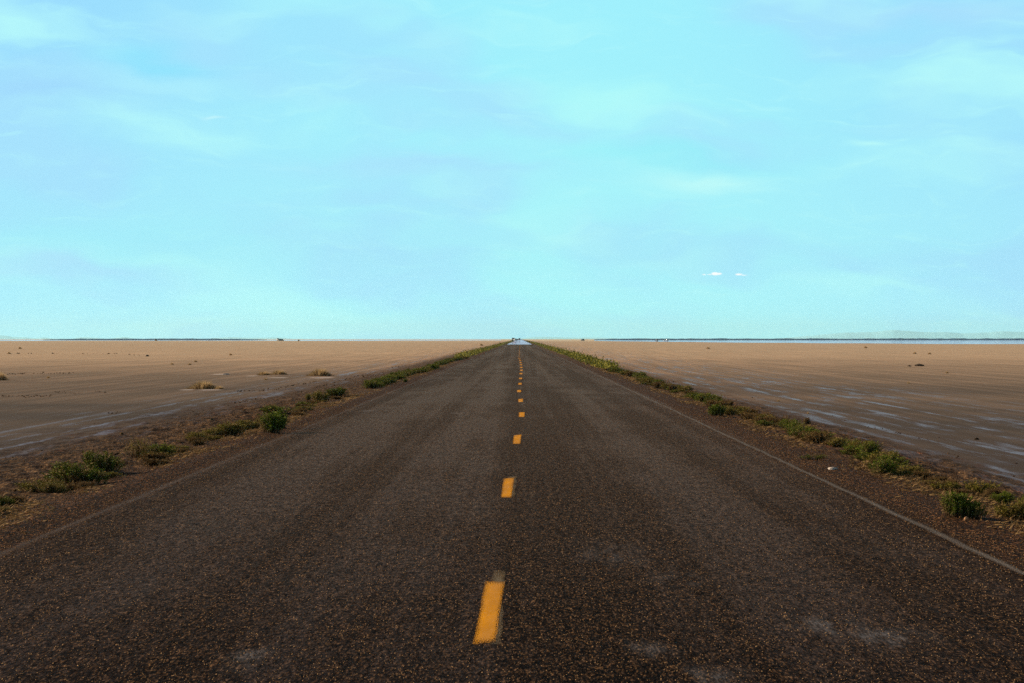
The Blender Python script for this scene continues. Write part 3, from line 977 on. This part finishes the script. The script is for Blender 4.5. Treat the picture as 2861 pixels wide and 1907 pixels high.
def lumps(name, pts, sizes, mat, seed, flat=0.6, cols=None, sink=0.3):
    rnd = np.random.default_rng(seed)
    n = len(pts)
    pts, sizes = np.asarray(pts, float), np.asarray(sizes, float)
    v = ICO_V[None] * (1 + rnd.uniform(-0.3, 0.3, (n, 12, 1)))
    st = rnd.uniform(0.7, 1.35, (n, 1, 3)) * np.array([1, 1, flat])
    v = v * st * sizes[:, None, None]
    a = rnd.uniform(0, 6.28, n)
    ca, sa = np.cos(a)[:, None], np.sin(a)[:, None]
    v = np.stack([v[:, :, 0] * ca - v[:, :, 1] * sa, v[:, :, 0] * sa + v[:, :, 1] * ca, v[:, :, 2]], 2)
    v = v + pts[:, None, :]
    v[:, :, 2] += (sizes * flat * (1 - sink))[:, None] * 0.7
    f = (ICO_F[None] + (np.arange(n) * 12)[:, None, None]).reshape(-1, 3)
    c = None
    if cols:
        t = np.repeat(rnd.random(n), 12)
        c = np.stack([t, t * 0, t * 0], 1)
    return mk(name, v.reshape(-1, 3), f, mat, cols=c)


def mat_stone(name, a_, b_):
    m, q = new_mat(name)
    at_ = q.n('ShaderNodeAttribute', attribute_name='tone')
    s = q.n('ShaderNodeSeparateColor', i={0: at_.outputs['Color']})
    c = q.mix(q.ss(s.outputs[0], 0.1, 1.0), a_, b_)
    b = q.n('ShaderNodeBsdfPrincipled', i={'Base Color': c, 'Roughness': 0.9, 'Specular IOR Level': 0.02})
    finish(q, b)
    return m


M_GRAV = mat_stone('roadside_gravel', (0.04, 0.0189, 0.0082), (0.24, 0.1204, 0.051))
M_CLOD = mat_stone('mud_clod', (0.028, 0.0155, 0.0068), (0.13, 0.0705, 0.0258))
rnd = np.random.default_rng(3)
n = 15000
yy = 10.5 + 45 * rnd.random(n) ** 1.6
sd_ = np.where(rnd.random(n) < 0.5, 1, -1)
xx = XC + sd_ * (3.45 + 1.15 * rnd.random(n) ** 0.6)
zz = np.where(np.abs(xx - XC) < 3.95, -0.006, gz(xx, yy))
o = lumps('gravel', np.stack([xx, yy, zz], 1), rnd.uniform(0.003, 0.0075, n), M_GRAV, 4, 0.75, True)
tag(o, 'loose brown gravel covering both road shoulders', 'gravel', kind='stuff')

n = 120000
yy = 9.6 * (58 / 9.6) ** (rnd.random(n) ** 1.15)
xx = XC + (rnd.random(n) * 2 - 1) * 3.95
ok = np.abs(xx) < yy * 0.235 + 0.2
xx, yy = xx[ok], yy[ok]
n = len(xx)
rad = rnd.uniform(0.0028, 0.0062, n)
ht = rad * rnd.uniform(0.5, 1.0, n)
a0 = rnd.uniform(0, 6.28, n)
zz = -0.0015 * np.abs(xx - XC)
cv = []
for j in range(4):
    aj = a0 + j * 1.5708 + rnd.uniform(-0.4, 0.4, n)
    cv.append(np.stack([xx + rad * np.cos(aj), yy + rad * np.sin(aj), zz - 0.001], 1))
cv.append(np.stack([xx + rad * rnd.uniform(-0.4, 0.4, n), yy + rad * rnd.uniform(-0.4, 0.4, n), zz + ht], 1))
cv = np.stack(cv, 1).reshape(-1, 3)
cf = (np.array([(0, 1, 4), (1, 2, 4), (2, 3, 4), (3, 0, 4)])[None] + (np.arange(n) * 5)[:, None, None]).reshape(-1, 3)
ct = np.repeat(rnd.random(n) ** 2.0, 5)
M_CHIP = mat_stone('road_stone_chip', (0.015, 0.009, 0.006), (0.42, 0.245, 0.115))
o = mk('stone_chips', cv, cf, M_CHIP, cols=np.stack([ct, ct * 0, ct * 0], 1))
tag(o, 'small brown and grey stone chips standing proud in the road surface', 'stone chips', kind='stuff')

pts, sz = [], []
rr = random.Random(12)
for (x0, y0, x1, y1, m_) in ((4, 1107, 145, 1104, 26), (30, 1111, 150, 1106, 18), (145, 1095, 225, 1099, 16), (265, 1092, 296, 1097, 10),
                             (300, 1155, 335, 1153, 14), (783, 1082, 885, 1066, 40), (653, 1093, 778, 1088, 36), (0, 988, 330, 988, 26),
                             (300, 985, 420, 995, 12), (20, 1045, 225, 1041, 40), (650, 1127, 740, 1112, 30), (820, 1100, 1000, 1050, 50),
                             (2420, 1190, 2600, 1230, 24), (1010, 1052, 1060, 1046, 12), (1090, 1027, 1150, 1020, 12), (340, 1168, 420, 1160, 8)):
    for k in range(m_):
        t = rr.random()
        px, py = x0 + (x1 - x0) * t + rr.gauss(0, 2), y0 + (y1 - y0) * t + rr.gauss(0, 1.0)
        x, y = P(px, max(py, VY + 25))
        pts.append((x, y, float(gz(x, y))))
        sz.append(y / FPX * rr.uniform(0.9, 2.6))
for k in range(1500):
    y = 22 + 110 * rr.random() ** 1.4
    sgn = -1 if rr.random() < 0.72 else 1
    x = XC + sgn * (5.3 + abs(rr.gauss(0, 1.2)))
    if fbm(np.array([x * 0.9]), np.array([y * 0.25]), 61, 3)[0] > 0.5:
        pts.append((x, y, float(gz(x, y))))
        sz.append(rr.uniform(0.006, 0.02) + (0.02 if rr.random() < 0.05 else 0))
tag(lumps('mud_clods', pts, sz, M_CLOD, 6, 0.6, True), 'dark mud clods scattered over the flats and verges', 'mud clods', kind='stuff')


def rock(name, px, py, w, h, col, label, cat, seed, dep=0.8):
    """one irregular stone, w by h photo pixels"""
    x, y = P(px, py)
    k = y / FPX
    import bmesh
    bm = bmesh.new()
    bmesh.ops.create_icosphere(bm, subdivisions=3, radius=0.5)
    me = bpy.data.meshes.new(name)
    for v in bm.verts:
        c = v.co
        nz = float(fbm(np.array([c.x * 3 + seed * 7.1 + c.z]), np.array([c.y * 3 + c.z * 2.3]), seed, 3)[0])
        c *= 0.65 + 0.7 * nz
        c.z = max(c.z, -0.18)
    bm.to_mesh(me)
    bm.free()
    me.materials.append(simple(name + '_surface', col, 0.8, 0.2, 0, 0.35))
    o = bpy.data.objects.new(name, me)
    COL.objects.link(o)
    o.location = (x, y, float(gz(x, y)) + h * k * 0.12)
    o.scale = (w * k * 1.1, w * k * dep, h * k * 1.5)
    tag(o, label, cat)
    return o


rock('stone', 2327, 1309, 26, 8, (0.55, 0.44, 0.35), 'flat pale stone on the right gravel left of the row', 'stone', 3)
rock('stone', 2699, 1452, 12, 10, (0.40, 0.20, 0.09), 'small orange brown stone at the foot of the big bright bush', 'stone', 4)
rock('stone', 31, 1567, 10, 6, (0.62, 0.50, 0.42), 'lone whitish pebble on the left gravel edge of the road', 'stone', 5)
rock('mud_mound', 2568, 1022, 24, 7, (0.05, 0.028, 0.014), 'dark mud mound standing alone on the right flat', 'mound', 6)
rock('mud_mound', 2540, 1023, 10, 4, (0.07, 0.042, 0.02), 'smaller dark lump just left of the lone dark mud mound', 'mound', 7)
rock('mud_mound', 591, 1182, 8, 8, (0.09, 0.055, 0.026), 'upright brown clod on the left mud below the nearest golden tuft', 'mound', 8)
rock('mud_mound', 411, 995, 9, 5, (0.06, 0.035, 0.018), 'dark speck of a mound far out on the left flat', 'mound', 9)
rock('stone', 632, 1046, 16, 4, (0.30, 0.27, 0.25), 'grey stone on a white salt smear on the left flat', 'stone', 10)

# ------------------------------------------------------------------ mirage over the flats and on the road
def mat_mirage(name, col, rough, stripes=0.0):
    m, q = new_mat(name)
    x, y, z = world_xyz(q)
    b = q.n('ShaderNodeBsdfGlossy', i={'Color': col, 'Roughness': rough})
    sh = b
    if stripes:
        nz = q.noise(q.vec(q.m('MULTIPLY', x, 0.02), q.m('MULTIPLY', y, 0.022)), 1.0, 3.0, 0.6)
        d = q.n('ShaderNodeBsdfPrincipled', i={'Base Color': (0.36, 0.33, 0.46), 'Roughness': 0.6})
        sh = q.n('ShaderNodeMixShader', i={0: q.ss(nz, 0.40, 0.58, 0.0, stripes), 1: b.outputs[0], 2: d.outputs[0]})
    finish(q, sh)
    return m


M_FLAT_MIRAGE = mat_mirage('flats_mirage_mirror', (1.0, 0.84, 0.98), 0.03)  # mirror for the mirage over the flats
M_MIRAGE = mat_mirage('mirage_shimmer', (1.0, 0.86, 1.0), 0.03, 0.75)


def dist_for(dy, lev=FLAT):
    return FPX * (EYE - lev) / dy


def mirage_sheet(pairs, lev):
    """pairs of (photo x, near dy, far dy)"""
    v = []
    for px, a, b in pairs:
        for dy in (a, b):
            yy_ = dist_for(dy, lev)
            v.append(((px - VX) / FPX * yy_, yy_, lev))
    n_ = len(pairs)
    f = [(2 * k, 2 * k + 2, 2 * k + 3, 2 * k + 1) for k in range(n_ - 1)]
    return mk('mirage_sheet', v, np.array(f), M_FLAT_MIRAGE)  # mirror sheet added to stand in for the mirage over the flats


def wob(i, amp):
    return amp * (vn(np.array([i * 0.7]), np.array([3.3]), 4)[0] - 0.5)


LW = FLAT + 0.03
pr = [(x, 3.6 + 1.6 * min(1, (1500 - x) / 500.0) + wob(x * 0.02, 0.7), 2.6) for x in range(-40, 1405, 45)]
tag(mirage_sheet(pr, LW), 'thin bright mirage along the left horizon', kind='structure')
pr = [(x, 5.0 + 9.3 * min(1.0, max(0.0, (x - 1640) / 1000.0)) ** 0.7 + wob(x * 0.02, 0.9), 3.35) for x in range(1660, 2960, 40)]
tag(mirage_sheet(pr, LW), 'bright mirage under the dark strip on the right horizon', kind='structure')
mv = []
for yy_ in (662, 700, 760, 900, 1200, 2000, 5150):
    mv += [(XC - 3.55, yy_, 0.02), (XC + 3.6, yy_, 0.02)]
mi = mk('mirage', mv, np.array([(2 * k, 2 * k + 1, 2 * k + 3, 2 * k + 2) for k in range(6)]), M_MIRAGE)
tag(mi, 'shimmering watery mirage where the road meets the sky', kind='structure')

# ------------------------------------------------------------------ far dark strip and hills
M_STRIP = simple('air_blue_scrub', (0.008, 0.026, 0.085), 0.9, 0.1, 0, 0.3)  # blue of the distant air painted into the scrub colour
M_HILL = simple('haze_painted_hill', (0.42, 0.86, 1.0), 0.9, 0.0, 0, 0.0)  # haze blue painted into the hill colour


def ridge(name, x0, x1, step, top, Yd, depth, base, mat, rows_=(0.0, 0.35, 0.5, 0.7, 1.0), prof=(0, 0.85, 1, 0.85, 0)):
    px = np.arange(x0, x1 + step, step, dtype=float)
    X_ = (px - VX) / FPX * Yd
    H = np.array([top(p) for p in px])
    v = []
    for r_, pf in zip(rows_, prof):
        jit = (fbm(px * 0.3, px * 0 + r_ * 9, 81, 3) - 0.5) * depth * 0.0
        v.append(np.stack([X_ * (1 + (r_ - 0.5) * depth / Yd), Yd + (r_ - 0.5) * depth + jit, base + H * pf], 1))
    v = np.array(v)
    nr, nc = v.shape[:2]
    i_ = np.arange(nr * nc).reshape(nr, nc)
    f = np.stack([i_[:-1, :-1].ravel(), i_[:-1, 1:].ravel(), i_[1:, 1:].ravel(), i_[1:, :-1].ravel()], 1)
    return mk(name, v.reshape(-1, 3), f, mat, smooth=True)


def strip_h(lo, hi, peak):
    def fn(p):
        t = min((p - lo) / 130.0, (hi - p) / 130.0, 1.0)
        b = float(fbm(np.array([p * 0.045]), np.array([1.0]), 71, 4)[0])
        return max(0.02, max(0, t) ** 0.6 * peak * (0.72 + 0.5 * b))
    return fn


SD = 3600.0
tag(ridge('far_scrubland', 118, 745, 1.5, strip_h(100, 760, 2.1), SD, 90, FLAT, M_STRIP),
    'thin dark blue line of scrub along the left horizon', 'scrubland', kind='stuff')
tag(ridge('far_scrubland', 1660, 2980, 1.5, strip_h(1630, 3200, 2.3), SD, 90, FLAT, M_STRIP),
    'long dark blue line of scrub along the right horizon', 'scrubland', kind='stuff')
HD = 15000.0


def hills(pts):
    xs_, ys_ = zip(*pts)

    def fn(p):
        yv = np.interp(p, xs_, ys_)
        b = float(fbm(np.array([p * 0.025]), np.array([5.0]), 91, 3)[0]) - 0.5
        return max(0.5, 0.68 * (VY - yv) / FPX * HD + b * 6.0)
    return fn


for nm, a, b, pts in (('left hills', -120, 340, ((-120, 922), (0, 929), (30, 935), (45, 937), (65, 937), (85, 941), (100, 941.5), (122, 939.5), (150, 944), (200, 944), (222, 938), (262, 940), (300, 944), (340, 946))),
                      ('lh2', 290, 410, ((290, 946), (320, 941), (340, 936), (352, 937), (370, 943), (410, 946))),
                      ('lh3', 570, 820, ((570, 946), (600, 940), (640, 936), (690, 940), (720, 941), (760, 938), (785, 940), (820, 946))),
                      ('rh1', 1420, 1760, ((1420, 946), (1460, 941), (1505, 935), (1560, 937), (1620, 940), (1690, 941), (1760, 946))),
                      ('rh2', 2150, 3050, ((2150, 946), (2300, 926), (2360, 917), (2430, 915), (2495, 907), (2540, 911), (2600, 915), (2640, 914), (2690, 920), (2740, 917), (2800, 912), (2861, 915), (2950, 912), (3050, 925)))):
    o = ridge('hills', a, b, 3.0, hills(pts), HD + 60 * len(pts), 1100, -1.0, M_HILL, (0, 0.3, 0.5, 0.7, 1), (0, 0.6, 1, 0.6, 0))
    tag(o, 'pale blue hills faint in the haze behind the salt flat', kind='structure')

# ------------------------------------------------------------------ vehicles far away
def mat_car(name, col, metal=0.0):
    return simple(name, col, 0.35, 0.5, metal)


M_GLASS = simple('dark_car_glass', (0.01, 0.012, 0.015), 0.1, 0.5)
M_TYRE = simple('black_tyre', (0.012, 0.012, 0.012), 0.8, 0.2)
M_LAMP = simple('lamp_lens', (0.35, 0.05, 0.03), 0.3, 0.5)


def loft(secs):
    """closed tube through rings of points"""
    v = np.concatenate([np.array(s) for s in secs])
    n_, k_ = len(secs), len(secs[0])
    f = []
    for i in range(n_ - 1):
        for j in range(k_):
            f.append((i * k_ + j, i * k_ + (j + 1) % k_, (i + 1) * k_ + (j + 1) % k_, (i + 1) * k_ + j))
    return v, np.array(f), [tuple(range(k_))[::-1], tuple(range((n_ - 1) * k_, n_ * k_))]


def vehicle(name, style, paint, px, py, rz, label, X=None, Y=None, lev=None, cat=None):
    """style 'suv', 'van' or 'sedan'; length along local y"""
    L, W, H = {'suv': (4.7, 1.9, 1.75), 'van': (5.3, 2.0, 2.2), 'sedan': (4.6, 1.8, 1.42)}[style]
    lev = FLAT if lev is None else lev
    if Y is None:
        Y = 1950.0
    if X is None:
        X = (px - VX) / FPX * Y
    root = empty(name, (X, Y, lev), rz)
    tag(root, label, cat or {'suv': 'car', 'sedan': 'car', 'van': 'van'}[style], 'vehicles far off near the horizon')
    belt = H * (0.58 if style != 'van' else 0.55)
    # body side stations: y, lower z, upper z, half width
    st = [(-0.5, 0.42, belt * 0.72, 0.86), (-0.47, 0.26, belt * 0.94, 0.95), (-0.2, 0.24, belt, 1.0), (0.2, 0.24, belt, 1.0),
          (0.33, 0.25, belt * 0.93, 0.98), (0.47, 0.28, belt * (0.78 if style != 'van' else 0.86), 0.93), (0.5, 0.42, belt * 0.62, 0.82)]
    secs = []
    for yy_, z0, z1, hw in st:
        hw = hw * W / 2
        secs.append([(-hw * 0.92, yy_ * L, z0), (-hw, yy_ * L, (z0 + z1) / 2), (-hw * 0.95, yy_ * L, z1),
                     (hw * 0.95, yy_ * L, z1), (hw, yy_ * L, (z0 + z1) / 2), (hw * 0.92, yy_ * L, z0)])
    v, f, caps = loft(secs)
    mk('body', v, [f, np.array(caps)], paint, root)
    cab = {'suv': [(-0.47, 0.0), (-0.40, 1.0), (0.10, 1.0), (0.24, 0.0)], 'van': [(-0.485, 0.0), (-0.46, 1.0), (0.26, 1.0), (0.40, 0.0)],
           'sedan': [(-0.36, 0.0), (-0.20, 1.0), (0.06, 1.0), (0.22, 0.0)]}[style]
    ring = []
    for yy_, t in cab:
        hw = W / 2 * (0.93 - 0.14 * t)
        zt = belt - 0.01 + (H - belt) * t
        ring.append([(-hw, yy_ * L, zt), (hw, yy_ * L, zt), (hw * 0.99, yy_ * L, belt - 0.02), (-hw * 0.99, yy_ * L, belt - 0.02)])
    v, f, caps = loft(ring)
    mk('roof', v, [f, np.array(caps)], paint, root)
    # panes: thin slabs standing a little proud of the cabin
    dz0, dz1 = 0.16, 0.86

    def slab(p4, nrm):
        p4 = np.array(p4)
        nrm = np.array(nrm) / np.linalg.norm(nrm)
        v_ = np.concatenate([p4 + nrm * 0.012, p4 - nrm * 0.012])
        mk('window', v_, np.array([(0, 1, 2, 3), (7, 6, 5, 4), (0, 4, 5, 1), (1, 5, 6, 2), (2, 6, 7, 3), (3, 7, 4, 0)]), M_GLASS, root)

    def cabp(i0, i1, t, sx):
        """point on the cabin edge between stations"""
        yy_ = cab[i0][0] + (cab[i1][0] - cab[i0][0]) * t
        tt = cab[i0][1] + (cab[i1][1] - cab[i0][1]) * t
        return (sx * W / 2 * (0.93 - 0.14 * tt), yy_ * L, belt + (H - belt) * tt)
    for sx in (-1, 1):
        a_, b_, c_, d_ = cabp(0, 1, dz0, sx), cabp(0, 1, dz1, sx), cabp(3, 2, dz1, sx), cabp(3, 2, dz0, sx)
        mid0 = tuple((np.array(a_) * 0.52 + np.array(d_) * 0.48))
        mid1 = tuple((np.array(b_) * 0.52 + np.array(c_) * 0.48))
        e_ = (0, 0.05, 0)
        slab([np.array(a_) + (0, .12, 0), np.array(b_) + (0, .1, 0), np.array(mid1) - e_, np.array(mid0) - e_], (sx, 0, 0.3))
        slab([np.array(mid0) + e_, np.array(mid1) + e_, np.array(c_) - (0, .1, 0), np.array(d_) - (0, .12, 0)], (sx, 0, 0.3))
    for i0, i1, s_ in ((0, 1, -1), (3, 2, 1)):
        slab([np.array(cabp(i0, i1, dz0, -0.88)), np.array(cabp(i0, i1, dz1, -0.88)), np.array(cabp(i0, i1, dz1, 0.88)), np.array(cabp(i0, i1, dz0, 0.88))], (0, s_, 0.4))
    for sx in (-1, 1):
        for sy in (-0.31, 0.32):
            rw = 0.36 if style != 'sedan' else 0.32
            ang = np.linspace(0, 2 * math.pi, 16, endpoint=False)
            secs = []
            for off, rr_ in ((-0.11, rw * 0.9), (-0.08, rw), (0.08, rw), (0.11, rw * 0.9)):
                secs.append([(sx * (W / 2 - 0.10) + off, sy * L + rr_ * math.cos(a), rw + rr_ * math.sin(a)) for a in ang])
            v, f, caps = loft(secs)
            mk('wheel', v, [f, np.array(caps)], M_TYRE, root)
    for sx in (-1, 1):
        x0_ = sx * W * 0.36
        z0_ = belt * 0.70
        v = [(x0_ + a * 0.14, -0.495 * L + b, z0_ + c * 0.07) for a in (-1, 1) for b in (-0.03, 0.03) for c in (-1, 1)]
        mk('tail_light', v, np.array([(0, 1, 3, 2), (4, 6, 7, 5), (0, 4, 5, 1), (2, 3, 7, 6), (0, 2, 6, 4), (1, 5, 7, 3)]), M_LAMP, root)
    return root


P_BLACK = mat_car('black_car_paint', (0.010, 0.011, 0.016))
P_WHITE = mat_car('white_car_paint', (0.80, 0.80, 0.78))
P_NAVY = mat_car('dark_blue_car_paint', (0.02, 0.022, 0.06))
P_BROWN = mat_car('dark_brown_car_paint', (0.022, 0.013, 0.014))
P_GREY = mat_car('grey_car_paint', (0.13, 0.12, 0.14))
vehicle('parked_car', 'suv', P_BLACK, 435, 951, 0.12, 'black car alone on the far left flat against the dark scrub line')
vehicle('parked_van', 'van', P_WHITE, 776.5, 951, 0.05, 'white van on the far left flat beside a dark blue car')
vehicle('parked_car', 'suv', P_NAVY, 786, 951, -0.6, 'dark blue car on the far left flat right of a white van')
vehicle('parked_car', 'suv', P_BROWN, 1628, 952, 0.25, 'dark brown car alone on the flat just right of the road end')
vehicle('parked_car', 'suv', P_GREY, 1835, 951, 0.1, 'grey car in front of the right dark strip, left of a long white car', Y=2050.0)
vehicle('parked_car', 'sedan', P_WHITE, 1861, 951, 1.35, 'white car seen from its side before the right dark strip', Y=2000.0)
vehicle('parked_van', 'van', P_BLACK, 1434, 951, 0.0, 'tall black van on the left verge at the far end of the road', X=-4.3, Y=1500.0, lev=0.0)
vehicle('parked_car', 'suv', P_WHITE, 1438.5, 951, 0.0, 'white car beside the black van at the far road end', X=-2.9, Y=1440.0, lev=0.02)
vehicle('driving_car', 'sedan', P_NAVY, 1445, 947, 0.0, 'small dark car in the mirage, left one of two on the road', X=-2.9, Y=2600.0, lev=0.02)
vehicle('driving_car', 'suv', P_NAVY, 1452, 947, 0.0, 'larger dark car in the mirage, right one of two on the road', X=-0.6, Y=2000.0, lev=0.35)
rock('mud_mound', 834, 952, 5, 4, (0.05, 0.045, 0.03), 'dark speck on the bright line right of the white van', 'mound', 15)

# ------------------------------------------------------------------ air
def haze():
    m, q = new_mat('haze_air')
    v = q.n('ShaderNodeVolumePrincipled', i={'Color': (0.52, 0.92, 1.0), 'Density': HAZE_DENSITY, 'Anisotropy': 0.35})
    o = q.n('ShaderNodeOutputMaterial')
    q.t.links.new(v.outputs[0], o.inputs['Volume'])
    h = 17600.0
    z0, z1 = -2.5, 100.0
    v_ = [(x_, y_, z_) for z_ in (z0, z1) for (x_, y_) in ((-h, -h), (h, -h), (h, h), (-h, h))]
    f = np.array([(3, 2, 1, 0), (4, 5, 6, 7), (0, 1, 5, 4), (1, 2, 6, 5), (2, 3, 7, 6), (3, 0, 4, 7)])
    o = mk('haze', v_, f, m)
    tag(o, 'pale blue air fading the far hills', kind='stuff')


HAZE_DENSITY = 0.000042
haze()
